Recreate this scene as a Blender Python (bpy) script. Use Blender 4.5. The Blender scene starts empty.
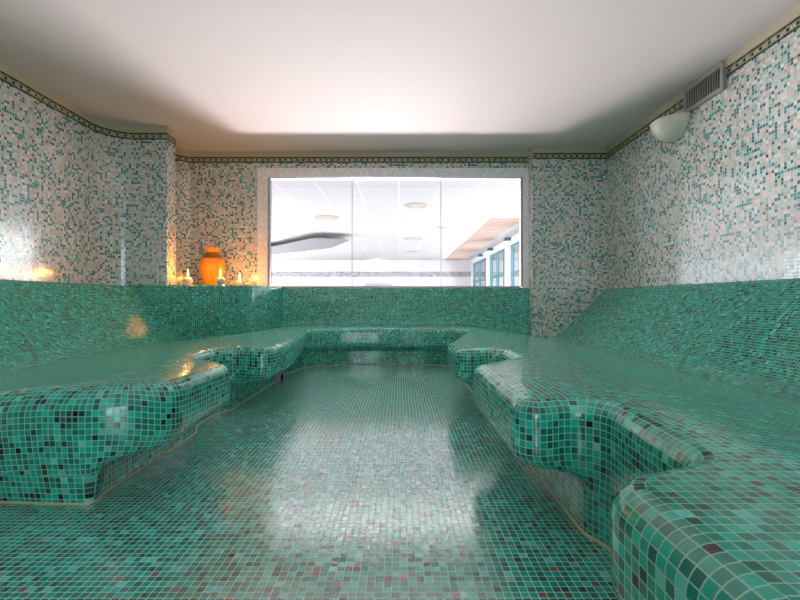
import bpy, bmesh, math, random
from mathutils import Vector
from mathutils.geometry import delaunay_2d_cdt
random.seed(7)
S = bpy.context.scene
COL = S.collection
PG = 0.0205      # pitch of the green mosaic
PW = 0.0235      # pitch of the wall mosaic
H = 0.70         # eye height
HW = 2.434       # top of the wall mosaic
CE = 2.50        # ceiling
XR, XL, YW, YP = 2.44, -3.02, 5.40, 5.25

# ------------------------------------------------------------------ materials
def lin(c):
    return tuple(((v/255)/12.92 if v/255 <= 0.04045 else ((v/255+0.055)/1.055)**2.4) for v in c) + (1,)

def nt(name):
    m = bpy.data.materials.new(name); m.use_nodes = True
    t = m.node_tree; b = t.nodes['Principled BSDF']
    return m, t, b

def M(t, op, a, b=None, c=None):
    n = t.nodes.new('ShaderNodeMath'); n.operation = op
    for i, v in enumerate((a, b, c)):
        if v is None: continue
        if isinstance(v, (int, float)): n.inputs[i].default_value = v
        else: t.links.new(v, n.inputs[i])
    return n.outputs[0]

def V(t, op, a, b=None):
    n = t.nodes.new('ShaderNodeVectorMath'); n.operation = op
    for i, v in enumerate((a, b)):
        if v is None: continue
        if isinstance(v, (tuple, list)): n.inputs[i].default_value = v
        else: t.links.new(v, n.inputs[i])
    return n.outputs[0]

def mixc(t, f, a, b, mode='MIX'):
    n = t.nodes.new('ShaderNodeMix'); n.data_type = 'RGBA'; n.blend_type = mode
    for s, v in ((n.inputs[0], f), (n.inputs[6], a), (n.inputs[7], b)):
        if isinstance(v, (int, float)): s.default_value = v
        elif isinstance(v, (tuple, list)): s.default_value = v
        else: t.links.new(v, s)
    return n.outputs[2]

def ramp(t, fac, stops):
    n = t.nodes.new('ShaderNodeValToRGB'); r = n.color_ramp; r.interpolation = 'CONSTANT'
    while len(r.elements) > 1: r.elements.remove(r.elements[-1])
    r.elements[0].position = 0; r.elements[0].color = stops[0][1]
    for p, c in stops[1:]:
        e = r.elements.new(p); e.color = c
    t.links.new(fac, n.inputs[0])
    return n.outputs[0]

def mosaic(name, pitch, stops, grout, rough=0.2, tilt=0.008, gw=0.10, var=0.5, bump=0.15, frieze=False, ior=1.6, coat=0.0):
    m, t, b = nt(name)
    uv = t.nodes.new('ShaderNodeUVMap').outputs[0]
    s = V(t, 'MULTIPLY', uv, (1/pitch, 1/pitch, 0))
    cell = V(t, 'FLOOR', s); fr = V(t, 'FRACTION', s)
    wn = t.nodes.new('ShaderNodeTexWhiteNoise'); wn.noise_dimensions = '3D'
    t.links.new(cell, wn.inputs[0])
    wn2 = t.nodes.new('ShaderNodeTexWhiteNoise'); wn2.noise_dimensions = '3D'
    t.links.new(V(t, 'ADD', cell, (31.7, 12.3, 5.1)), wn2.inputs[0])
    if frieze:
        sx = t.nodes.new('ShaderNodeSeparateXYZ'); t.links.new(cell, sx.inputs[0])
        sv = t.nodes.new('ShaderNodeSeparateXYZ'); t.links.new(s, sv.inputs[0])
        mid = M(t, 'COMPARE', sv.outputs[1], 1.5, 0.8)
        dot = M(t, 'COMPARE', M(t, 'MODULO', M(t, 'ADD', sx.outputs[0], 3000.0), 3.0), 1.0, 0.2)
        dot = M(t, 'MULTIPLY', dot, M(t, 'COMPARE', sv.outputs[1], 1.5, 0.5))
        light = M(t, 'MULTIPLY', mid, M(t, 'SUBTRACT', 1.0, dot))
        dark = mixc(t, wn.outputs[0], lin((24, 44, 40)), lin((40, 70, 58)))
        pale = mixc(t, wn.outputs[0], lin((206, 198, 166)), lin((180, 178, 146)))
        col = mixc(t, light, dark, pale)
    else:
        col = ramp(t, wn.outputs[0], stops)
    val = M(t, 'ADD', M(t, 'MULTIPLY', wn2.outputs[0], var), 1 - var/2)
    vv = t.nodes.new('ShaderNodeCombineXYZ')
    for i in range(3): t.links.new(val, vv.inputs[i])
    col = mixc(t, 1.0, col, vv.outputs[0], 'MULTIPLY')
    # grout joint
    d = V(t, 'ABSOLUTE', V(t, 'SUBTRACT', fr, (0.5, 0.5, 0)))
    sp = t.nodes.new('ShaderNodeSeparateXYZ'); t.links.new(d, sp.inputs[0])
    mx = M(t, 'MAXIMUM', sp.outputs[0], sp.outputs[1])
    mr = t.nodes.new('ShaderNodeMapRange'); mr.interpolation_type = 'SMOOTHSTEP'
    mr.inputs[1].default_value = 0.5 - gw*0.5 - 0.03; mr.inputs[2].default_value = 0.5 - gw*0.5 + 0.01
    t.links.new(mx, mr.inputs[0]); g = mr.outputs[0]
    col = mixc(t, g, col, grout)
    t.links.new(col, b.inputs['Base Color'])
    r = M(t, 'ADD', M(t, 'MULTIPLY', wn2.outputs[0], 0.10), rough - 0.05)
    t.links.new(M(t, 'MAXIMUM', M(t, 'MULTIPLY', g, 0.7), r), b.inputs['Roughness'])
    b.inputs['IOR'].default_value = ior; t.links.new(M(t, 'MULTIPLY', M(t, 'SUBTRACT', 1.0, g), coat), b.inputs['Coat Weight']); t.links.new(M(t, 'SUBTRACT', 0.5, M(t, 'MULTIPLY', g, 0.4)), b.inputs['Specular IOR Level']); b.inputs['Coat Roughness'].default_value = rough*0.8
    geo = t.nodes.new('ShaderNodeNewGeometry')
    nn = V(t, 'MULTIPLY', V(t, 'SUBTRACT', wn2.outputs[1], (0.5, 0.5, 0.5)), (tilt*2,)*3)
    nrm = V(t, 'NORMALIZE', V(t, 'ADD', geo.outputs['Normal'], nn))
    bp = t.nodes.new('ShaderNodeBump'); bp.inputs['Strength'].default_value = bump
    bp.inputs['Distance'].default_value = 0.002
    t.links.new(M(t, 'SUBTRACT', 1.0, g), bp.inputs['Height']); t.links.new(nrm, bp.inputs['Normal'])
    t.links.new(bp.outputs[0], b.inputs['Normal'])
    return m

def plain(name, c, rough=0.5, metal=0.0, noise=0.0, scale=40, emit=None, strength=0, bump=0.0):
    m, t, b = nt(name)
    b.inputs['Roughness'].default_value = rough; b.inputs['Metallic'].default_value = metal
    tx = t.nodes.new('ShaderNodeTexCoord')
    nz = t.nodes.new('ShaderNodeTexNoise'); nz.inputs['Scale'].default_value = scale; nz.inputs['Detail'].default_value = 5
    t.links.new(tx.outputs['Object'], nz.inputs['Vector'])
    c0 = tuple(x*(1-noise) for x in c[:3]) + (1,); c1 = tuple(min(1, x*(1+noise)) for x in c[:3]) + (1,)
    t.links.new(mixc(t, nz.outputs[0], c0, c1), b.inputs['Base Color'])
    if bump:
        bp = t.nodes.new('ShaderNodeBump'); bp.inputs['Strength'].default_value = bump; bp.inputs['Distance'].default_value = 0.004
        t.links.new(nz.outputs[0], bp.inputs['Height']); t.links.new(bp.outputs[0], b.inputs['Normal'])
    if emit:
        b.inputs['Emission Color'].default_value = emit; b.inputs['Emission Strength'].default_value = strength
    return m

GREENF = [(0.0, lin((0, 164, 144))), (0.26, lin((6, 178, 160))), (0.46, lin((0, 140, 124))), (0.64, lin((24, 194, 178))),
         (0.78, lin((0, 122, 108))), (0.88, lin((104, 212, 200))), (0.935, lin((0, 74, 66))), (0.978, lin((44, 30, 30)))]
GREEN = [(0.0, lin((0, 158, 136))), (0.26, lin((4, 174, 152))), (0.46, lin((0, 132, 115))), (0.64, lin((22, 190, 170))),
         (0.78, lin((0, 114, 102))), (0.88, lin((100, 208, 194))), (0.93, lin((0, 66, 60))), (0.977, lin((36, 25, 27)))]
FLOORC = GREENF[:6] + [(0.945, lin((10, 80, 78))), (0.975, lin((140, 88, 84)))]
WALL = [(0.0, lin((230, 228, 224))), (0.22, lin((208, 208, 202))), (0.36, lin((226, 200, 196))), (0.48, lin((192, 220, 212))),
        (0.60, lin((210, 188, 178))), (0.67, lin((150, 194, 186))), (0.75, lin((36, 152, 148))), (0.87, lin((0, 116, 124))), (0.965, lin((30, 78, 84)))]
WHITE = [(0.0, lin((250, 246, 250))), (0.4, lin((244, 240, 246))), (0.7, lin((252, 250, 252))), (0.9, lin((242, 228, 234)))]
m_green = mosaic('green_mosaic', PG, GREEN, lin((160, 212, 192)), rough=0.14, ior=1.7, coat=0.0, var=0.6, gw=0.10)
m_floor = mosaic('floor_mosaic', PG, FLOORC, lin((196, 214, 208)), rough=0.19, ior=2.6, coat=1.0, var=0.5, gw=0.09)
m_wall = mosaic('wall_mosaic', PW, WALL, lin((212, 208, 206)), rough=0.15, ior=2.0, var=0.35, gw=0.10)
m_white = mosaic('white_mosaic', PW, WHITE, lin((240, 236, 240)), rough=0.25, var=0.12, gw=0.10)
m_frieze = mosaic('frieze_mosaic', PW, WALL, lin((120, 120, 95)), rough=0.25, var=0.3, gw=0.10, frieze=True)
m_ceil = plain('ceiling_plaster', lin((222, 208, 208)), 0.9, noise=0.03, scale=60, bump=0.25)
m_cove = plain('cove_plaster', lin((200, 188, 165)), 0.85, noise=0.06, scale=30)
m_plain = plain('white_plaster', lin((235, 233, 236)), 0.8, noise=0.02)
m_alu = plain('brushed_metal', lin((165, 160, 165)), 0.4, metal=0.6, noise=0.05)
m_hfloor = plain('hall_floor_tile', lin((238, 236, 234)), 0.5, noise=0.03)
m_hwall = plain('hall_wall_plaster', lin((214, 212, 216)), 0.8, noise=0.02)
m_tan = plain('tan_slats', lin((172, 148, 136)), 0.7, noise=0.08, scale=8)
m_dull = plain('downlight_recess', lin((190, 168, 152)), 0.6, noise=0.05)
m_grey = plain('pale_grey_panel', lin((165, 165, 170)), 0.7, noise=0.03)
m_teal = plain('teal_window_frame', lin((74, 118, 128)), 0.5, noise=0.05)
m_vase = plain('amber_terracotta', lin((238, 150, 30)), 0.42, noise=0.22, scale=14, bump=0.2)
m_band = plain('olive_glaze', lin((150, 104, 24)), 0.4, noise=0.2, scale=20)  # darker olive tone for the vase shoulder
m_wax = plain('white_wax', lin((240, 224, 212)), 0.5, noise=0.03)
m_wax.node_tree.nodes['Principled BSDF'].inputs['Subsurface Weight'].default_value = 0.3
m_wick = plain('black_wick', lin((30, 26, 24)), 0.9)
m_flame = plain('flame', lin((255, 200, 120)), 0.5, emit=(1.0, 0.62, 0.25, 1), strength=14)
m_lampon = plain('lit_lamp', lin((255, 255, 255)), 0.5, emit=(1, 0.97, 0.93, 1), strength=12)
m_grout = plain('beige_grout', lin((196, 188, 160)), 0.8, noise=0.1)
m_panel = plain('lit_panel', lin((255, 255, 255)), 0.5, emit=(1, 0.95, 0.95, 1), strength=2.0)  # glow for the added, unseen hall panels
m_sconce = plain('cream_glass', lin((232, 226, 212)), 0.35, noise=0.03)
m_vent = plain('vent_frame_metal', lin((168, 163, 160)), 0.5, metal=0.2, noise=0.06)
m_slat = plain('vent_slat_metal', lin((176, 172, 174)), 0.5, metal=0.3, noise=0.05)
m_black = plain('dark_duct', lin((22, 20, 24)), 0.8)

def ceil_tiles():
    m, t, b = nt('hall_ceiling_panels')
    tx = t.nodes.new('ShaderNodeTexCoord')
    s = V(t, 'MULTIPLY', V(t, 'ADD', tx.outputs['Object'], (0.02, 0, 0)), (1/0.785, 1/0.785, 0))
    d = V(t, 'ABSOLUTE', V(t, 'SUBTRACT', V(t, 'FRACTION', s), (0.5, 0.5, 0)))
    sp = t.nodes.new('ShaderNodeSeparateXYZ'); t.links.new(d, sp.inputs[0])
    gx = M(t, 'GREATER_THAN', sp.outputs[0], 0.485); gy = M(t, 'GREATER_THAN', sp.outputs[1], 0.485)
    c = mixc(t, gy, lin((186, 184, 187)), lin((160, 158, 164)))
    c = mixc(t, gx, c, lin((204, 202, 206)))
    t.links.new(c, b.inputs['Base Color']); b.inputs['Roughness'].default_value = 0.8
    return m
m_hceil = ceil_tiles()

def glass():
    m, t, b = nt('clear_glass'); t.nodes.remove(b)
    o = t.nodes['Material Output']
    tr = t.nodes.new('ShaderNodeBsdfTransparent'); tr.inputs[0].default_value = (0.98, 0.985, 0.985, 1)
    gl = t.nodes.new('ShaderNodeBsdfGlossy'); gl.inputs['Roughness'].default_value = 0.02
    fz = t.nodes.new('ShaderNodeFresnel'); fz.inputs[0].default_value = 1.2
    mx = t.nodes.new('ShaderNodeMixShader')
    t.links.new(fz.outputs[0], mx.inputs[0]); t.links.new(tr.outputs[0], mx.inputs[1]); t.links.new(gl.outputs[0], mx.inputs[2])
    t.links.new(mx.outputs[0], o.inputs[0])
    return m
m_glass = glass()

# ------------------------------------------------------------------ object helpers
def link(name, bm, mat, parent=None, smooth=False, sharp=40):
    bmesh.ops.recalc_face_normals(bm, faces=bm.faces[:])
    me = bpy.data.meshes.new(name); bm.to_mesh(me); bm.free()
    me.materials.append(mat)
    if smooth:
        for p in me.polygons: p.use_smooth = True
        me.set_sharp_from_angle(angle=math.radians(sharp))
    o = bpy.data.objects.new(name, me); COL.objects.link(o)
    if parent: o.parent = parent; o.matrix_parent_inverse = parent.matrix_basis.inverted()
    return o

def raw(name, bm, mat, parent=None, smooth=True):
    me = bpy.data.meshes.new(name); bm.to_mesh(me); bm.free(); me.materials.append(mat)
    for p in me.polygons: p.use_smooth = smooth
    o = bpy.data.objects.new(name, me); COL.objects.link(o)
    if parent: o.parent = parent; o.matrix_parent_inverse = parent.matrix_basis.inverted()
    return o

def struct(o): o['kind'] = 'structure'; return o
def tag(o, label, cat, group=None):
    o['label'] = label; o['category'] = cat
    if group: o['group'] = group
    return o
def thing(name, loc, label, cat, group=None):
    o = bpy.data.objects.new(name, None); COL.objects.link(o); o.location = loc; o.empty_display_size = 0.1
    return tag(o, label, cat, group)

def box(bm, x0, x1, y0, y1, z0, z1):
    v = [bm.verts.new((x, y, z)) for x in (x0, x1) for y in (y0, y1) for z in (z0, z1)]
    for f in ((0,1,3,2),(4,6,7,5),(0,4,5,1),(2,3,7,6),(0,2,6,4),(1,5,7,3)):
        bm.faces.new([v[i] for i in f])

def boxuv(bm):
    """mosaic layout: tiles run along the two axes of each face"""
    bm.normal_update()
    uv = bm.loops.layers.uv.verify()
    for f in bm.faces:
        n = f.normal; a = max(range(3), key=lambda i: abs(n[i]))
        for l in f.loops:
            c = l.vert.co
            l[uv].uv = ((c.y, c.z), (c.x, c.z), (c.x, c.y))[a]

def boxes(name, lst, mat, parent=None, bev=0.0):
    bm = bmesh.new()
    for b in lst: box(bm, *b)
    if bev: bmesh.ops.bevel(bm, geom=bm.edges[:], offset=bev, segments=2, affect='EDGES')
    boxuv(bm)
    return link(name, bm, mat, parent)

def lathe(bm, prof, c, n=40, a0=0, a1=2*math.pi, sy=1.0):
    full = abs(a1-a0-2*math.pi) < 1e-6
    m = n if full else n+1
    rows = [[bm.verts.new((c[0]+r*math.cos(a0+(a1-a0)*i/n), c[1]+sy*r*math.sin(a0+(a1-a0)*i/n), c[2]+z)) for i in range(m)] for r, z in prof]
    for a, b in zip(rows, rows[1:]):
        for i in range(n):
            j = (i+1) % m
            bm.faces.new((a[i], a[j], b[j], b[i]))
    bmesh.ops.remove_doubles(bm, verts=bm.verts[:], dist=1e-5)

def fillet(pts, step=0.02):
    """polyline of (x, y, radius) -> densely sampled rounded path"""
    out = []
    n = len(pts)
    for i, (x, y, r) in enumerate(pts):
        p = Vector((x, y))
        if i in (0, n-1) or r <= 0: out.append(p); continue
        a = Vector(pts[i-1][:2]); b = Vector(pts[i+1][:2])
        u = (a-p).normalized(); w = (b-p).normalized()
        ang = u.angle(w); d = r/math.tan(ang/2)
        d = min(d, (a-p).length*0.48, (b-p).length*0.48); r = d*math.tan(ang/2)
        p0 = p+u*d; p1 = p+w*d
        c = p+(u+w).normalized()*(r/math.sin(ang/2))
        v0 = p0-c; v1 = p1-c
        th = math.atan2(v0.x*v1.y-v0.y*v1.x, v0.dot(v1))
        k = max(4, int(abs(th)/math.radians(7)))
        for q in range(k+1):
            t = th*q/k
            out.append(c+Vector((v0.x*math.cos(t)-v0.y*math.sin(t), v0.x*math.sin(t)+v0.y*math.cos(t))))
    res = [out[0]]
    for a, b in zip(out, out[1:]):
        L = (b-a).length
        if L < 1e-4: continue
        k = max(1, int(round(L/step)))
        for q in range(1, k+1): res.append(a.lerp(b, q/k))
    return res

def tangents(p):
    ts = []
    for i in range(len(p)):
        d = p[min(i+1, len(p)-1)]-p[max(i-1, 0)]
        ts.append(d.normalized())
    return ts

def wallstrip(name, parts, mat, thick=0.12, side=1, v0=None, smooth=True):
    """vertical wall along a plan path, tiles following the path; parts = [(path, z0, z1)]"""
    bm = bmesh.new(); uv = bm.loops.layers.uv.verify()
    for path, z0, z1 in parts:
        ts = tangents(path); L = [0]
        for a, b in zip(path, path[1:]): L.append(L[-1]+(b-a).length)
        inn = path; out = [p+Vector((t.y, -t.x))*thick*side for p, t in zip(path, ts)]
        zb = z0 if v0 is None else v0
        def quad(cs, uvs):
            f = bm.faces.new([bm.verts.new(c) for c in cs])
            for l, q in zip(f.loops, uvs): l[uv].uv = q
        for i in range(len(path)-1):
            a, b, c, d = inn[i], inn[i+1], out[i+1], out[i]
            U = [(L[i], z0-zb), (L[i+1], z0-zb), (L[i+1], z1-zb), (L[i], z1-zb)]
            quad([(a.x,a.y,z0),(b.x,b.y,z0),(b.x,b.y,z1),(a.x,a.y,z1)], U)
            quad([(d.x,d.y,z0),(d.x,d.y,z1),(c.x,c.y,z1),(c.x,c.y,z0)], [U[0],U[3],U[2],U[1]])
            quad([(a.x,a.y,z1),(b.x,b.y,z1),(c.x,c.y,z1),(d.x,d.y,z1)], U)
            quad([(a.x,a.y,z0),(d.x,d.y,z0),(c.x,c.y,z0),(b.x,b.y,z0)], U)
        for i in (0, -1):
            a, d = inn[i], out[i]
            U = [(0, z0-zb), (thick, z0-zb), (thick, z1-zb), (0, z1-zb)]
            quad([(a.x,a.y,z0),(d.x,d.y,z0),(d.x,d.y,z1),(a.x,a.y,z1)], U)
    bmesh.ops.remove_doubles(bm, verts=bm.verts[:], dist=1e-5)
    return link(name, bm, mat, None, smooth, 35)

# ------------------------------------------------------------------ the room shell
V2 = lambda *a: [Vector(p) for p in a]
fl = boxes('floor', [(-3.2, 2.6, -2.2, 5.5, -0.1, 0.0)], m_floor); struct(fl)
ce = boxes('ceiling', [(-3.2, 2.6, -2.2, 5.5, CE, CE+0.1)], m_ceil); struct(ce)

corner = fillet([(XL, 4.0, 0), (XL, 4.62, 0.36), (-2.42, 4.62, 0)], 0.05)
left_str = fillet([(XL, -2.2, 0), (XL, 4.0, 0)], 5)
left_path = left_str + corner[1:]
ret = V2((-2.42, 4.62), (-2.42, 4.80))
niche = V2((-2.80, 5.20), (-2.545, YW))
struct(wallstrip('wall_left', [(left_str, 0, CE), (corner, 0.85, CE), (V2((-2.4199, 4.6201), (-2.4199, 4.80)), 0.85, CE), (V2((-2.42, 4.80), (-2.80, 4.80), (-2.80, 5.20), (-2.545, YW)), 0.85, CE)], m_wall, side=-1, thick=0.015, v0=0, smooth=False))
struct(wallstrip('wall_right', [(V2((XR, -2.2), (XR, YP+0.2)), 0, CE)], m_wall, side=1))
wb = boxes('wall_back', [(-2.70, -1.60, YW, YW+0.14, 0, CE), (-1.60, 1.57, YW, YW+0.14, 2.20, CE), (-1.60, 1.57, YW, YW+0.14, 0, 0.80), (1.57, 2.56, YW, YW+0.14, 0, CE)], m_wall); struct(wb)
struct(boxes('wall_pier', [(1.557, XR, YP, YW, 0, CE)], m_wall))
# wall behind the camera, its glazed entrance added to admit fill light
struct(boxes('wall_front', [(-3.2, -0.6, -2.34, -2.2, 0, CE), (0.6, 2.6, -2.34, -2.2, 0, CE), (-0.6, 0.6, -2.34, -2.2, 2.1, CE)], m_green))  # dark green tiling put here unseen, to cut bounce on front faces
d1 = boxes('door_1', [(-0.58, 0.58, -2.28, -2.27, 0.01, 2.09)], m_glass); struct(d1)
boxes('door_handle', [(0.42, 0.45, -2.24, -2.21, 0.9, 1.25)], m_alu, d1)

# friezes and plaster coves
fz0, fz1 = HW-3*PW, HW
def inset(path, d):
    ts = tangents(path); return [p+Vector((t.y, -t.x))*d for p, t in zip(path, ts)]
lp = inset(left_path, 0.003)
rp = V2((-2.420+0.003, 4.617), (-2.417, 4.80))
wp = V2((-2.548, YW-0.003), (1.557, YW-0.003))
pp = V2((1.557, YP-0.003), (XR-0.003, YP-0.003), (XR-0.003, -2.2))
npth = V2((-2.797, 4.80), (-2.797, 5.197), (-2.548, YW-0.003))
struct(wallstrip('trim_1', [(lp, fz0, fz1), (rp, fz0, fz1)], m_frieze, thick=0.004, side=-1, smooth=False))
struct(wallstrip('trim_2', [(wp, fz0, fz1), (npth, fz0, fz1)], m_frieze, thick=0.004, side=-1, smooth=False))
struct(wallstrip('trim_3', [(V2((1.560, YP-0.003), (XR-0.003, YP-0.003)), fz0, fz1), (V2((XR-0.003, YP), (XR-0.003, 3.785)), fz0, fz1), (V2((XR-0.003, 3.325), (XR-0.003, -2.2)), fz0, fz1)], m_frieze, thick=0.004, side=-1, smooth=False))
struct(wallstrip('trim_4', [(inset(left_path, 0.012), HW, CE), (V2((-2.408, 4.608), (-2.408, 4.80)), HW, CE)], m_cove, thick=0.012, side=-1, smooth=False))
struct(wallstrip('trim_5', [(V2((-2.55, YW-0.012), (1.557, YW-0.012)), HW, CE), (V2((-2.788, 4.80), (-2.788, 5.19), (-2.55, YW-0.012)), HW, CE)], m_cove, thick=0.012, side=-1, smooth=False))
struct(wallstrip('trim_6', [(V2((1.557, YP-0.012), (XR-0.012, YP-0.012)), HW, CE), (V2((XR-0.012, YP), (XR-0.012, 3.785)), HW, CE), (V2((XR-0.012, 3.325), (XR-0.012, -2.2)), HW, CE)], m_cove, thick=0.012, side=-1, smooth=False))

# window to the hall: white tiled surround, metal channel, three panes
wx0, wx1, wz0, wz1 = -1.60, 1.49, 0.86, 2.19
win = boxes('window_1', [(-1.725, wx0, YW-0.02, YW+0.14, 0.846, 2.295), (wx1, 1.557, YW-0.02, YW+0.14, 0.846, 2.295), (wx0, wx1, YW-0.02, YW+0.14, wz1, 2.295), (wx0, wx1, YW-0.02, YW+0.14, 0.80, 0.848)], m_white); struct(win)
ch = 0.022
boxes('metal_channel', [(wx0, wx0+ch, YW+0.00, YW+0.03, wz0, wz1), (wx1-ch, wx1, YW+0.00, YW+0.03, wz0, wz1), (wx0+ch, wx1-ch, YW+0.00, YW+0.03, wz0-0.012, wz0+0.008), (wx0+ch, wx1-ch, YW+0.00, YW+0.03, wz1-0.008, wz1)], m_alu, win)
seams = [wx0+ch, (352-400)*YW/445, (441-400)*YW/445, wx1-ch]
for a, b in zip(seams, seams[1:]):
    boxes('pane', [(a+0.002, b-0.002, YW+0.012, YW+0.020, wz0+0.008, wz1-0.008)], m_glass, win)
for s in seams[1:3]:
    boxes('pane_seal', [(s-0.0035, s+0.0035, YW+0.010, YW+0.022, wz0+0.008, wz1-0.008)], m_grey, win)

# ------------------------------------------------------------------ tiled benches
def sm(a, b, x):
    t = min(1.0, max(0.0, (x-a)/(b-a))); return t*t*(3-2*t)
def ztop(x, y):
    z = 0.40
    if x > 0.70: z -= 0.16*min(1.0, (x-0.70)/1.12)**1.25
    if x < -1.15: z -= 0.135*min(1.0, (-1.15-x)/1.25)**1.25
    return z

OUT = [(0.34, -0.7, 0), (0.34, 0.77, 0.12), (0.57, 0.865, 0.08), (0.60, 1.36, 0.12), (0.345, 1.27, 0.07),
       (0.335, 2.08, 0.09), (0.60, 2.36, 0.09), (0.61, 2.76, 0.09), (0.335, 2.58, 0.08), (0.335, 3.15, 0.30),
       (0.70, 4.50, 0.14), (0.30, 4.64, 1.0), (-0.25, 4.68, 1.0), (-0.70, 4.63, 0.8), (-0.94, 4.50, 0.16),
       (-0.79, 3.30, 0.8), (-0.79, 2.70, 0.09), (-1.14, 2.90, 0.13), (-1.13, 2.42, 0.13), (-0.795, 2.10, 0.08),
       (-0.82, 1.56, 0.20), (-1.02, 1.46, 0.30), (-1.50, 1.49, 0.6), (-2.20, 1.49, 0)]
path = fillet(OUT, 0.02)
tan = tangents(path)
for _ in range(2):
    tan = [(tan[max(i-1,0)]+tan[i]*2+tan[min(i+1,len(tan)-1)]).normalized() for i in range(len(tan))]
nin = [Vector((t.y, -t.x)) for t in tan]          # towards the body of the bench
def rb_at(p, n):
    if p.y > 4.2: return 0.045
    if p.x > 0: return 0.05
    return 0.045+(0.075*sm(0.3, 1.0, n.y) if p.y < 1.8 else 0.0)
def rz_at(p): return 0.052+(0.025*(1-sm(1.45, 1.8, p.y)) if p.x < 0 else 0.0)
def basept(p, n):
    x, y = p
    if y < 4.2 and x > 0:
        w = sm(0.0, 0.2, 0.55-x); return Vector((max(x, 0.55), y+n.y*(0.09+0.11*sm(0.0, 0.7, n.y))*w)) if x < 0.55 else Vector(p)
    if y < 4.2:
        w = sm(0.0, 0.2, x+1.07)
        return Vector((min(x, -1.07), y+(0.065*n.y if y < 1.9 else n.y*0.06*w)))
    k = sm(4.2, 4.5, y)
    wx = sm(-0.95, -0.6, x)*(1-sm(0.45, 0.7, x))
    bx = x+n.x*0.05
    if x < -0.8: bx = min(x, -1.07+0.06*k)
    if x > 0.5: bx = x+0.0*k
    return Vector((bx, y+0.14*wx*k+0.03*k))
base = [basept(p, n) for p, n in zip(path, nin)]
im = min(range(len(path)), key=lambda i: (path[i]-Vector((-0.25, 4.68))).length)
for i in range(1, im):
    if base[i].y < base[i-1].y and base[i].y < 4.0: base[i].y = base[i-1].y
for i in range(im+1, len(base)):
    if base[i].y > base[i-1].y and base[i].y < 4.0 and path[i].x > -1.2: base[i].y = base[i-1].y
for _ in range(16):
    base = [base[0]]+[(base[i-1]+base[i]*2+base[i+1])/4 for i in range(1, len(base)-1)]+[base[-1]]
rbs = [rb_at(p, n) for p, n in zip(path, nin)]
for _ in range(12): rbs = [(rbs[max(i-1,0)]+rbs[i]+rbs[min(i+1,len(rbs)-1)])/3 for i in range(len(rbs))]
arc = [0]
for a, b in zip(path, path[1:]): arc.append(arc[-1]+(b-a).length)

def near_i(x, y): return min(range(len(path)), key=lambda i: (path[i]-Vector((x, y))).length)
iR, iL = near_i(0.68, 4.50), near_i(-0.93, 4.50)

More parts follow.
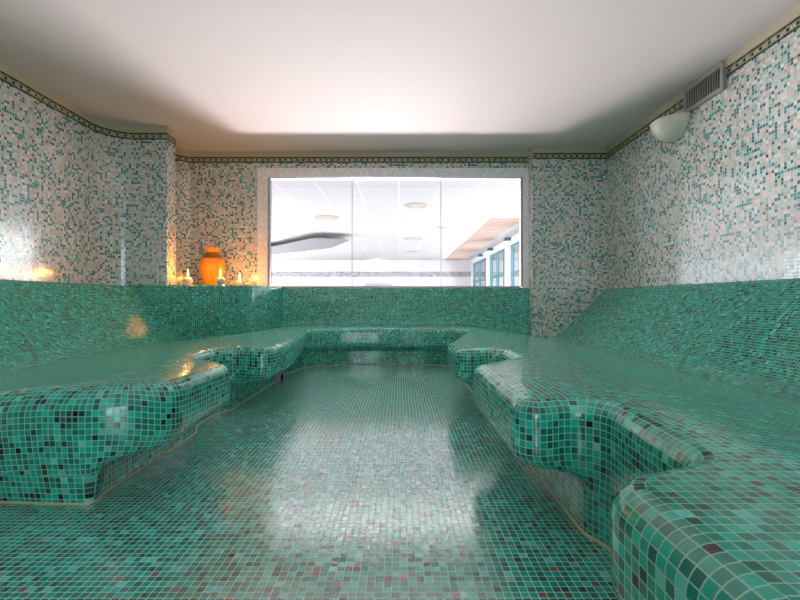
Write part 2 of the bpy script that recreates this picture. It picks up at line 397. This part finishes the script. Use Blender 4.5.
ins = [p+n*r for p, n, r in zip(path, nin, rbs)]
def seat(i0, i1, extra, parent):
    bm = bmesh.new(); uv = bm.loops.layers.uv.verify()
    idx = list(range(i0, i1+1))
    poly = [ins[i].copy() for i in idx]
    ex = []
    chain = [poly[-1]]+[Vector(e) for e in extra]+[poly[0]]
    for a, b in zip(chain, chain[1:]):
        k = max(1, int((b-a).length/0.06))
        for q in range(1, k+1):
            if b is poly[0] and q == k: continue
            ex.append(a.lerp(b, q/k))
    ring = poly+ex
    n = len(ring)
    xs = [p.x for p in ring]; ys = [p.y for p in ring]
    grid = []
    x = min(xs)
    while x < max(xs):
        y = min(ys)
        while y < max(ys):
            g = Vector((x+0.013, y+0.017))
            if min((g-r).length_squared for r in ring) > 0.0009: grid.append(g)
            y += 0.06
        x += 0.06
    vs, es, fs, _, _, _ = delaunay_2d_cdt(ring+grid, [(i, (i+1) % n) for i in range(n)], [list(range(n))], 1, 1e-5)
    bv = [bm.verts.new((v.x, v.y, ztop(v.x, v.y))) for v in vs]
    for f in fs:
        try: fc = bm.faces.new([bv[i] for i in f])
        except ValueError: continue
        for l in fc.loops: l[uv].uv = (l.vert.co.x, l.vert.co.y)
    # bull-nosed edge, front face and underside
    prof = []
    for q in range(0, 9):
        a = math.pi/2*q/8; prof.append((1-math.sin(a), -(1-math.cos(a)), 0))
    rows = []
    for (d, dz, g) in prof: rows.append(('n', d, dz))
    for z in (0.262, 0.24): rows.append(('z', z, 0.0))
    for z, g in ((0.228, 0.03), (0.208, 0.11), (0.192, 0.24), (0.180, 0.42), (0.172, 0.62), (0.166, 0.82), (0.16, 1.0), (0.14, 1.0)): rows.append(('z', z, g))
    grid2 = []; vlen = []
    for i in idx:
        lowr = 0.03*(1-sm(1.5, 2.3, path[i].y)) if path[i].x < 0 else 0.0
        zt = ztop(ins[i].x, ins[i].y); col = []; vl = [0]
        for r in rows:
            if r[0] == 'n':
                p = path[i]+nin[i]*r[1]*rbs[i]; c = Vector((p.x, p.y, zt+r[2]*rz_at(path[i])))
            else:
                fl = sm(-0.84, -1.04, path[i].x) if path[i].y < 1.8 and path[i].x < 0 else 0.0; p = path[i].lerp(base[i], r[2]*(1-fl)+fl*(0.262-r[1])/0.262*0.85 if r[1] < 0.262 else 0.0); c = Vector((p.x, p.y, r[1]-lowr*sm(0.262, 0.19, r[1])))
            if col: vl.append(vl[-1]+(c-col[-1].co).length)
            col.append(bm.verts.new(c))
        grid2.append(col); vlen.append(vl)
    for k in range(len(idx)-1):
        for j in range(len(rows)-1):
            a, b, c, d = grid2[k][j], grid2[k+1][j], grid2[k+1][j+1], grid2[k][j+1]
            f = bm.faces.new((a, d, c, b))
            U = ((arc[idx[k]], -vlen[k][j]), (arc[idx[k]], -vlen[k][j+1]), (arc[idx[k+1]], -vlen[k+1][j+1]), (arc[idx[k+1]], -vlen[k+1][j]))
            for l, q in zip(f.loops, U): l[uv].uv = q
    bmesh.ops.remove_doubles(bm, verts=bm.verts[:], dist=2e-5)
    bmesh.ops.recalc_face_normals(bm, faces=bm.faces[:])
    bm.normal_update()
    tops = [f for f in bm.faces if len(f.verts) == 3]
    if tops and sum(f.normal.z for f in tops) < 0: bmesh.ops.reverse_faces(bm, faces=bm.faces[:])
    o = raw('seat', bm, m_green, parent)
    # recessed plinth down to the floor
    barc = [0.0]
    for i in range(1, len(base)): barc.append(barc[-1]+(base[i]-base[i-1]).length)
    bm = bmesh.new(); uv = bm.loops.layers.uv.verify(); cols = []; cols2 = []
    for i in idx:
        fl = sm(-0.84, -1.04, path[i].x) if path[i].y < 1.8 and path[i].x < 0 else 0.0
        col = []
        for z in (0.14, 0.10, 0.05, 0.0):
            b = path[i].lerp(base[i], (1-fl)+fl*(0.262-z)/0.262*0.85); col.append(bm.verts.new((b.x, b.y, z)))
        cols.append(col); cols2.append([path[i].lerp(base[i], (1-fl)+fl*0.85)])
    for k in range(len(idx)-1):
        for j in range(3):
            f = bm.faces.new((cols[k][j], cols[k][j+1], cols[k+1][j+1], cols[k+1][j]))
            U = ((barc[idx[k]], -0.3-0.05*j), (barc[idx[k]], -0.35-0.05*j), (barc[idx[k+1]], -0.35-0.05*j), (barc[idx[k+1]], -0.3-0.05*j))
            for l, q in zip(f.loops, U): l[uv].uv = q
    bm.normal_update()
    raw('plinth', bm, m_green, parent, smooth=False)
    bm = bmesh.new(); feet = [c[-1] for c in cols2]; pr = []
    for k, p in enumerate(feet):
        d = (feet[min(k+3, len(feet)-1)]-feet[max(k-3, 0)]).normalized(); q = p-Vector((d.y, -d.x))*0.007
        pr.append((bm.verts.new((p.x, p.y, 0.008)), bm.verts.new((q.x, q.y, 0.001)), bm.verts.new((p.x, p.y, 0.0))))
    for a, b in zip(pr, pr[1:]):
        for q in (0, 1): bm.faces.new((a[q], a[q+1], b[q+1], b[q]))
    link('grout_joint', bm, m_grout, parent)
    return o

def bez(p0, c, p1, n=8):
    return [((1-t)**2*p0[0]+2*(1-t)*t*c[0]+t*t*p1[0], (1-t)**2*p0[1]+2*(1-t)*t*c[1]+t*t*p1[1]) for t in [i/n for i in range(n+1)]]

def sweep_y(prof, y0, y1, parent, cap0=False):
    bm = bmesh.new(); uv = bm.loops.layers.uv.verify()
    v = [0]
    for a, b in zip(prof, prof[1:]): v.append(v[-1]+math.hypot(b[0]-a[0], b[1]-a[1]))
    n = 60
    def bend(y, j): return 0.0 if j == len(prof)-1 or not cap0 else 0.23*max(0.0, y-3.6)**2
    g = [[bm.verts.new((p[0]+bend(y0+(y1-y0)*k/n, j), y0+(y1-y0)*k/n, p[1])) for j, p in enumerate(prof)] for k in range(n+1)]
    for k in range(n):
        for j in range(len(prof)-1):
            f = bm.faces.new((g[k][j], g[k][j+1], g[k+1][j+1], g[k+1][j]))
            for l, q in zip(f.loops, ((k, j), (k, j+1), (k+1, j+1), (k+1, j))):
                l[uv].uv = (y0+(y1-y0)*q[0]/n, v[q[1]])
    if cap0:
        pts = [(p[0], y0, p[1]) for p in prof]+[(prof[-1][0], y0, 0), (prof[0][0], y0, 0)]
        f = bm.faces.new([bm.verts.new(p) for p in pts])
        for l in f.loops: l[uv].uv = (l.vert.co.x, l.vert.co.z)
    bm.normal_update()
    if sum(f.normal.z for f in bm.faces) < 0: bmesh.ops.reverse_faces(bm, faces=bm.faces[:])
    me_o = raw('backrest', bm, m_green, parent)
    me_o.data.set_sharp_from_angle(angle=math.radians(50))
    return me_o

t_r = thing('tiled_bench', (1.4, 2.3, 0), 'long green mosaic lounger bench with rounded lobes along the right wall', 'bench')
seat(0, iR, [(0.98, 5.27), (1.557, 5.27), (1.557, 5.25), (1.66, 5.25), (1.66, -0.7)], t_r)
zr = ztop(1.66, 1)
sweep_y(bez((1.66, zr), (1.845, zr-0.028), (1.975, 0.37))+[(2.1, 0.498), (2.25, 0.651), (2.40, 0.806), (2.418, 0.823), (2.439, 0.834)], -0.7, 5.249, t_r)

t_l = thing('tiled_bench', (-2.0, 3.0, 0), 'green mosaic lounger bench with rounded near end along the left wall', 'bench')
seat(iL, len(path)-1, [(-2.20, 4.56), (-1.51, 4.56), (-1.47, 4.95)], t_l)
zl = ztop(-2.20, 2)
sweep_y(bez((-2.20, zl), (-2.41, zl-0.02), (-2.57, 0.435))+[(-2.7, 0.561), (-2.85, 0.707), (-2.975, 0.828), (-2.995, 0.846), (XL+0.001, 0.858)], 1.49, 4.60, t_l, True)

t_b = thing('tiled_bench', (0, 5.0, 0), 'curved green mosaic bench under the window at the far end', 'bench')
seat(iR, iL, [(-1.47, 4.95), (-1.435, 5.27), (0.98, 5.27)], t_b)
bm = bmesh.new(); uv = bm.loops.layers.uv.verify(); g = []
xs = [-1.46+(1.556+1.46)*k/40 for k in range(41)]
for x in xs:
    z = ztop(x, 5.3)
    g.append([bm.verts.new((x, yy, zz)) for yy, zz in ((5.27, z), (5.29, z+0.008), (5.303, z+0.025), (5.31, z+0.06), (5.34, (z+0.83)/2), (5.362, 0.825), (5.368, 0.838), (5.380, 0.847), (5.399, 0.848))])
vv = [0, 0.02, 0.04, 0.08, 0.27, 0.48, 0.495, 0.51, 0.53]
for k in range(40):
    for j in range(8):
        f = bm.faces.new((g[k][j], g[k+1][j], g[k+1][j+1], g[k][j+1]))
        for l, q in zip(f.loops, ((xs[k], vv[j]), (xs[k+1], vv[j]), (xs[k+1], vv[j+1]), (xs[k], vv[j+1]))): l[uv].uv = q
bm.normal_update()
raw('backrest', bm, m_green, t_b)

# the tiled ledge in the left corner that carries the vase and candles
t_g = thing('tiled_ledge', (-2.1, 4.9, 0), 'green mosaic ledge in the left corner carrying the vase and candles', 'ledge')
def ledge_path(d): return fillet([(-3.0, 4.56+d, 0), (-1.50-d*1.2, 4.56+d, 0.03), (-1.45-d*0.6, 5.05, 0.2), (-1.40, 5.33, 0)], 0.03)
bm = bmesh.new(); uv = bm.loops.layers.uv.verify()
lv = [(0.0, 0.2), (0.008, 0.4), (0.018, 0.6), (0.030, 0.825), (0.036, 0.845), (0.048, 0.855)]
ps = [ledge_path(d) for d, z in lv]; n = min(len(p) for p in ps)
def resample(p, n):
    L = [0]
    for a, b in zip(p, p[1:]): L.append(L[-1]+(b-a).length)
    o = []
    for i in range(n):
        s = L[-1]*i/(n-1); k = 0
        while k < len(L)-2 and L[k+1] < s: k += 1
        o.append(p[k].lerp(p[k+1], (s-L[k])/max(1e-9, L[k+1]-L[k])))
    return o, L[-1]
g = []
for (d, z), p in zip(lv, ps):
    q, LL = resample(p, 90); g.append([bm.verts.new((a.x, a.y, z)) for a in q])
for j in range(len(lv)-1):
    for i in range(89):
        f = bm.faces.new((g[j][i], g[j][i+1], g[j+1][i+1], g[j+1][i]))
        for l, q in zip(f.loops, ((i, j), (i+1, j), (i+1, j+1), (i, j+1))): l[uv].uv = (LL*q[0]/89, lv[q[1]][1])
topv = [v for v in g[-1]]
f = bm.faces.new(topv+[bm.verts.new((-1.40, 5.399, 0.855)), bm.verts.new((-3.0, 5.399, 0.855))])
for l in f.loops: l[uv].uv = (l.vert.co.x, l.vert.co.y)
bm.normal_update()
if f.normal.z < 0: bmesh.ops.reverse_faces(bm, faces=bm.faces[:])
o = raw('ledge_body', bm, m_green, t_g); o.data.set_sharp_from_angle(angle=math.radians(50))

# drain slot at the foot of the left bench
dr = thing('drain_outlet', (-1.05, 3.9, 0), 'small black drain outlet at the foot of the left bench', 'drain')
boxes('outlet_frame', [(-1.075, -1.03, 3.83, 3.84, 0.0, 0.062), (-1.075, -1.03, 3.96, 3.97, 0.0, 0.062), (-1.075, -1.03, 3.84, 3.96, 0.052, 0.062)], m_slat, dr)
boxes('grate', [(-1.075, -1.038, 3.84, 3.96, 0.0, 0.052)], m_black, dr)

# ------------------------------------------------------------------ vase and candles
LZ = 0.856
vz = thing('vase', ((212.5-400)*5.16/445, 5.16, LZ), 'amber terracotta vase with flared rim on the corner ledge', 'vase')
c = vz.location
bm = bmesh.new()
lathe(bm, [(0.0000, 0.0), (0.0748, 0.0), (0.0836, 0.012), (0.1074, 0.07), (0.1285, 0.14), (0.1382, 0.21), (0.1382, 0.25), (0.1285, 0.295), (0.1126, 0.325)], c)
link('body', bm, m_vase, vz, True)
bm = bmesh.new()
lathe(bm, [(0.1126, 0.325), (0.0880, 0.358), (0.0722, 0.378), (0.0678, 0.395)], c)
link('shoulder', bm, m_band, vz, True)
bm = bmesh.new()
lathe(bm, [(0.0678, 0.395), (0.0704, 0.41), (0.0862, 0.428), (0.0915, 0.436), (0.0915, 0.444), (0.0845, 0.446), (0.0722, 0.434), (0.0598, 0.40), (0.0581, 0.37), (0.0792, 0.33), (0.0000, 0.30)], c)
link('rim', bm, m_vase, vz, True)

def candle(px, y, r, label):
    t = thing('candle', ((px-400)*y/445, y, LZ), label, 'candle', 'lit candles on the ledge')
    c = t.location
    bm = bmesh.new()
    pr = [(0.0, 0.0), (r*0.55, 0.0)]
    for k in range(1, 12):
        a = -math.pi/2+math.pi*k/12
        pr.append((r*max(0.56, math.cos(a)) if a < 0 else r*math.cos(a), r+r*math.sin(a)))
    pr = [p for p in pr if p[1] <= 1.86*r]+[(r*0.42, 1.86*r), (r*0.36, 1.82*r), (r*0.3, 1.72*r), (0, 1.70*r)]
    lathe(bm, pr, c, 28); link('wax_body', bm, m_wax, t, True)
    bm = bmesh.new(); lathe(bm, [(0.0, 1.7*r), (0.002, 1.7*r), (0.002, 1.7*r+0.02), (0, 1.7*r+0.02)], c, 8); link('wick', bm, m_wick, t)
    bm = bmesh.new(); z0 = 1.7*r+0.014
    lathe(bm, [(0.0, z0), (0.005, z0+0.006), (0.008, z0+0.018), (0.0075, z0+0.034), (0.005, z0+0.052), (0.002, z0+0.070), (0, z0+0.08)], c, 16); link('flame', bm, m_flame, t, True)
    L = bpy.data.lights.new('candle_glow', 'POINT'); L.energy = CANDLE_W; L.color = (1.0, 0.31, 0.05); L.shadow_soft_size = 0.02
    lo = bpy.data.objects.new('candle_glow', L); COL.objects.link(lo); lo.location = (0, 0, z0+0.05); lo.parent = t
CANDLE_W = 6.0
candle(188, 4.72, 0.047, 'round white lit candle left of the vase')
candle(220.5, 4.69, 0.046, 'round white lit candle in front of the vase')
candle(239.5, 5.12, 0.038, 'small round white lit candle right of the vase')

# ------------------------------------------------------------------ wall lamp and air vent on the right wall
sc = thing('wall_sconce', (XR, 3.93, 2.10), 'cream half-bowl wall lamp below the vent on the right wall', 'lamp')
bm = bmesh.new(); r = 0.20; pr = []
for k in range(0, 13):
    a = math.pi/2*k/12; pr.append((r*math.sin(a), -0.17*math.cos(a)))
pr += [(r-0.006, 0.004)]
for k in range(12, -1, -1):
    a = math.pi/2*k/12; pr.append(((r-0.012)*math.sin(a), -0.158*math.cos(a)))
lathe(bm, pr, (XR-0.004, 3.93, 2.275), 32, math.pi/2, 3*math.pi/2)
link('glass_bowl', bm, m_sconce, sc, True)
boxes('backplate', [(XR-0.012, XR-0.0005, 3.80, 4.06, 2.16, 2.27)], m_vent, sc, 0.003)
bm = bmesh.new(); lathe(bm, [(0, -0.05), (0.018, -0.05), (0.02, 0.0), (0.03, 0.03), (0.025, 0.055), (0, 0.07)], (XR-0.09, 3.93, 2.20), 16); link('bulb', bm, m_sconce, sc, True)

av = thing('air_vent', (XR, 3.565, 2.27), 'grey metal air vent with dark vertical slats high on the right wall', 'vent')
y0, y1, z0, z1 = 3.325, 3.785, 2.276, 2.486
f_ = 0.028
boxes('frame', [(XR-0.03, XR-0.0005, y0, y0+f_, z0, z1), (XR-0.03, XR-0.0005, y1-f_, y1, z0, z1), (XR-0.03, XR-0.0005, y0+f_, y1-f_, z0, z0+f_), (XR-0.03, XR-0.0005, y0+f_, y1-f_, z1-f_, z1)], m_vent, av)
boxes('backing', [(XR-0.006, XR-0.0005, y0+f_, y1-f_, z0+f_, z1-f_)], m_black, av)
for k in range(14):
    y = y0+f_+0.018+k*(y1-y0-2*f_-0.036)/13
    boxes('slat', [(XR-0.016, XR-0.009, y-0.0035, y+0.0035, z0+f_, z1-f_)], m_slat, av)

# ------------------------------------------------------------------ the bright hall beyond the window
ZC = 2.9; YB = 24.5; X2 = 3.9
hf = boxes('floor', [(-10, X2+0.2, YW+0.15, YB+0.2, -0.1, 0)], m_hfloor); struct(hf)
struct(boxes('floor', [(-10, X2+0.2, YW+0.15, 8.4, 0.0, 0.012)], plain('dark_deck_tile', lin((70, 84, 84)), 0.5, noise=0.06)))  # unseen dark strip added to keep steep bounce light off the ceiling
hc = boxes('ceiling', [(-10, 2.45, YW+0.15, YB+0.2, ZC, ZC+0.1), (2.45, 3.35, YW+0.15, 12.0, ZC, ZC+0.1), (3.35, X2+0.2, YW+0.15, YB+0.2, ZC, ZC+0.1)], m_hceil); struct(hc)
struct(boxes('trim_7', [(2.45, 3.35, 12.0+0.62*k, 12.0+0.62*k+0.59, ZC-0.01, ZC+0.06) for k in range(21)], m_tan))
struct(boxes('wall_far', [(-10, X2+0.2, YB, YB+0.2, 0, ZC)], m_hwall))
struct(wallstrip('trim_8', [(V2((-10, YB-0.004), (X2, YB-0.004)), 1.98, 2.26)], mosaic('hall_frieze', 0.094, [(0, lin((150, 150, 156))), (0.5, lin((170, 168, 174))), (0.8, lin((120, 122, 128)))], lin((190, 190, 195)), rough=0.4, var=0.2), thick=0.003, side=-1, smooth=False))
struct(boxes('wall_hall_near', [(-10, -2.7, YW+0.0, YW+0.14, 0, ZC), (-2.7, X2+0.2, YW+0.14, YW+0.15, CE+0.1, ZC), (2.56, X2+0.2, YW, YW+0.14, 0, ZC)], m_hwall))
struct(boxes('wall_hall_left', [(-10.2, -10, YW, YB+0.2, 0, 0.3), (-10.2, -10, YW, YB+0.2, 2.75, ZC)], m_hwall))
for k in range(4):  # glowing panels added out of view to brighten the floor reflection
    x = -2.4+k*1.57
    t = thing('ceiling_light', (x, 6.9, ZC-0.03), ['square lit ceiling light panel in the hall, first from the left', 'square lit ceiling light panel in the hall, second from the left', 'square lit ceiling light panel in the hall, third from the left', 'square lit ceiling light panel in the hall, rightmost'][k], 'ceiling light', 'light panels in the hall ceiling')
    boxes('frame', [(x-0.77, x+0.77, 6.05, 6.08, ZC-0.03, ZC), (x-0.77, x+0.77, 7.65, 7.68, ZC-0.03, ZC), (x-0.77, x-0.755, 6.08, 7.65, ZC-0.03, ZC), (x+0.755, x+0.77, 6.08, 7.65, ZC-0.03, ZC)], m_alu, t)
    boxes('diffuser', [(x-0.755, x+0.755, 6.08, 7.65, ZC-0.02, ZC-0.005)], m_panel, t)
# glazed right side of the hall
wins = [(6.6, 9.4), (10.2, 12.6), (13.2, 15.6), (16.6, 19.2), (20.2, 23.6)]
fac = []; e = YW+0.15
for a, b in wins: fac.append((X2, X2+0.2, e, a, 0, ZC)); e = b
fac.append((X2, X2+0.2, e, YB, 0, ZC))
for a, b in wins: fac += [(X2, X2+0.2, a, b, 0, 0.6), (X2, X2+0.2, a, b, 2.62, ZC)]
struct(boxes('wall_hall_right', fac, m_hwall))
for k, (a, b) in enumerate(wins):
    w = boxes('window_%d' % (k+2), [(X2-0.03, X2+0.1, a, a+0.09, 0.6, 2.62), (X2-0.03, X2+0.1, b-0.09, b, 0.6, 2.62), (X2-0.03, X2+0.1, a+0.09, b-0.09, 0.6, 0.7), (X2-0.03, X2+0.1, a+0.09, b-0.09, 2.53, 2.62)], m_teal); struct(w)
    mid = (a+b)/2
    boxes('mullion', [(X2-0.02, X2+0.08, mid-0.05, mid+0.05, 0.7, 2.53)], m_teal, w)
    boxes('transom', [(X2-0.02, X2+0.08, a+0.09, b-0.09, 1.60, 1.68)], m_teal, w)
    bm = bmesh.new(); bm.faces.new([bm.verts.new((X2+0.03, yy, z_)) for yy, z_ in ((a+0.09, 0.7), (b-0.09, 0.7), (b-0.09, 2.53), (a+0.09, 2.53))]); link('pane', bm, m_glass, w)

def downlight(px, py, dpx, label):
    z = (ZC-H)*445/(300-py); x = (px-400)*z/445; r = dpx*z/445/2
    t = thing('ceiling_diffuser', (x, z, ZC-0.05), label, 'ceiling light', 'round fittings in the hall ceiling')
    bm = bmesh.new(); lathe(bm, [(r*0.82, 0.05), (r, 0.05), (r, 0.038), (r*0.86, 0.022), (r*0.82, 0.03)], t.location, 32)
    link('ring', bm, m_grey, t, True)
    bm = bmesh.new(); lathe(bm, [(0, 0.012), (r*0.55, 0.012), (r*0.82, 0.034), (r*0.82, 0.05)], t.location, 32)
    link('disc', bm, m_dull, t, True)
downlight(327, 217.5, 25, 'round tan ceiling fitting in the hall, the one nearest the left side')
downlight(416, 205, 23, 'round tan ceiling fitting in the hall, highest one seen through the window')
downlight(413, 238.5, 19, 'round tan ceiling fitting in the hall, middle of the central row')
downlight(440.5, 227.5, 10, 'small round ceiling fitting in the hall right of the central row')
downlight(412, 251.5, 11, 'small round ceiling fitting in the hall at the far end of the central row')

# curved hanging canopy on the left of the hall
pl = fillet([(-7.6, 18.8, 0), (-4.7, 16.6, 0.5), (-2.75, 14.3, 0.3), (-1.62, 14.8, 0.3), (-2.7, 17.2, 2.0), (-5.4, 19.4, 3.0), (-7.6, 20.4, 0)], 0.2)
bm = bmesh.new()
a = [bm.verts.new((p.x, p.y, 2.70)) for p in pl]; b = [bm.verts.new((p.x, p.y, 2.708)) for p in pl]
bm.faces.new(a); bm.faces.new(b)
for i in range(len(a)):
    j = (i+1) % len(a); bm.faces.new((a[i], a[j], b[j], b[i]))
cn = thing('ceiling_canopy', (-4.2, 17, 2.70), 'grey curved canopy hanging under the hall ceiling on the left', 'canopy')
link('canopy_panel', bm, plain('canopy_grey', lin((120, 121, 126)), 0.7, noise=0.03), cn)
for x, y in ((-2.6, 15.2), (-4.6, 17.4), (-3.6, 16.8)):
    boxes('hanger', [(x-0.01, x+0.01, y-0.01, y+0.01, 2.708, ZC)], m_alu, cn)

# lit wall lamp and grey panel on the far wall
zz = YB-0.25
lm = thing('wall_lamp', ((377-400)*YB/445, YB, 2.7), 'bright lit round lamp on the far wall of the hall', 'lamp')
bm = bmesh.new(); cc = Vector(((377-400)*zz/445, zz, H+40*zz/445))
lathe(bm, [(0, -0.17), (0.09, -0.145), (0.145, -0.09), (0.17, 0), (0.145, 0.09), (0.09, 0.145), (0, 0.17)], cc, 24); link('globe', bm, m_lampon, lm, True)
boxes('bracket', [(cc.x-0.05, cc.x+0.05, zz+0.1, YB, cc.z-0.22, cc.z-0.12)], m_grey, lm)
pn = tag(boxes('wall_panel', [((365-400)*YB/445, (392-400)*YB/445, YB-0.06, YB-0.0005, 1.36, 1.60)], plain('panel_grey', lin((178, 178, 184)), 0.6, noise=0.04), None, 0.01), 'small grey panel low on the far wall of the hall', 'panel')
for px, py in ((480, 256), (490, 250), (507, 240)):
    x = X2-0.12; z = x*445/(px-400); Z = min(2.83, H+(300-py)*z/445)
    t = thing('spotlight', (X2, z, Z), {480: 'small grey spotlight above the hall windows, farthest away', 490: 'small grey spotlight above the hall windows, middle one', 507: 'small grey spotlight above the hall windows, nearest one'}[px], 'spotlight', 'spotlights above the hall windows')
    bm = bmesh.new(); lathe(bm, [(0, -0.02), (0.12, -0.02), (0.14, 0.0), (0.10, 0.06), (0.03, 0.08), (0, 0.08)], (x, z, Z), 16); link('lamp_head', bm, m_teal, t, True)
    boxes('arm', [(x, X2, z-0.015, z+0.015, Z+0.02, Z+0.05)], m_grey, t)

# ------------------------------------------------------------------ light
def area(name, loc, rot, sx, sy, e, col=(1, 1, 1), spread=math.pi):
    L = bpy.data.lights.new(name, 'AREA'); L.shape = 'RECTANGLE'; L.size = sx; L.size_y = sy; L.energy = e; L.color = col; L.spread = spread
    o = bpy.data.objects.new(name, L); COL.objects.link(o); o.location = loc; o.rotation_euler = rot
    return o
R = math.radians
HALL, HALLW, ENT, UPLIGHT = 2000, 160, 9, 420
# daylight through the hall's right windows, plus an added unseen lamp at left
area('daylight_left', (-9.9, 14.5, 1.5), (0, R(-48), 0), 2.3, 14, HALL, (1.0, 0.97, 0.99), R(120))
for k, (a, b) in enumerate(wins):
    area('daylight_window', (X2+0.35, (a+b)/2, 1.65), (0, R(90), 0), 1.9, b-a, HALLW, (0.98, 0.99, 1.0))
# unseen uplight added in the hall, shining through the window onto the ceiling
lo = area('pool_glint', (-0.35, 9.0, 0.06), (R(-94), 0, 0), 1.5, 0.8, UPLIGHT, (1.0, 0.94, 0.96), R(72))
# fill lamp added at the unseen entrance behind the camera
area('entrance_light', (0, -2.6, 1.15), (R(90), 0, 0), 1.1, 1.9, ENT, (1.0, 0.98, 0.97))

w = bpy.data.worlds.new('World'); S.world = w; w.use_nodes = True
bg = w.node_tree.nodes['Background']; bg.inputs[0].default_value = (0.85, 0.93, 1.0, 1); bg.inputs[1].default_value = 4.0

# ------------------------------------------------------------------ camera
cd = bpy.data.cameras.new('Camera'); cd.sensor_width = 36; cd.lens = 445/800*36; cd.clip_start = 0.02
co = bpy.data.objects.new('Camera', cd); COL.objects.link(co); co.location = (0, 0, H); co.rotation_euler = (R(90), 0, 0)
S.camera = co
S.view_settings.view_transform = 'Standard'; S.view_settings.look = 'None'; S.view_settings.gamma = 1
S.view_settings.use_curve_mapping = False; S.view_settings.exposure = 0.0
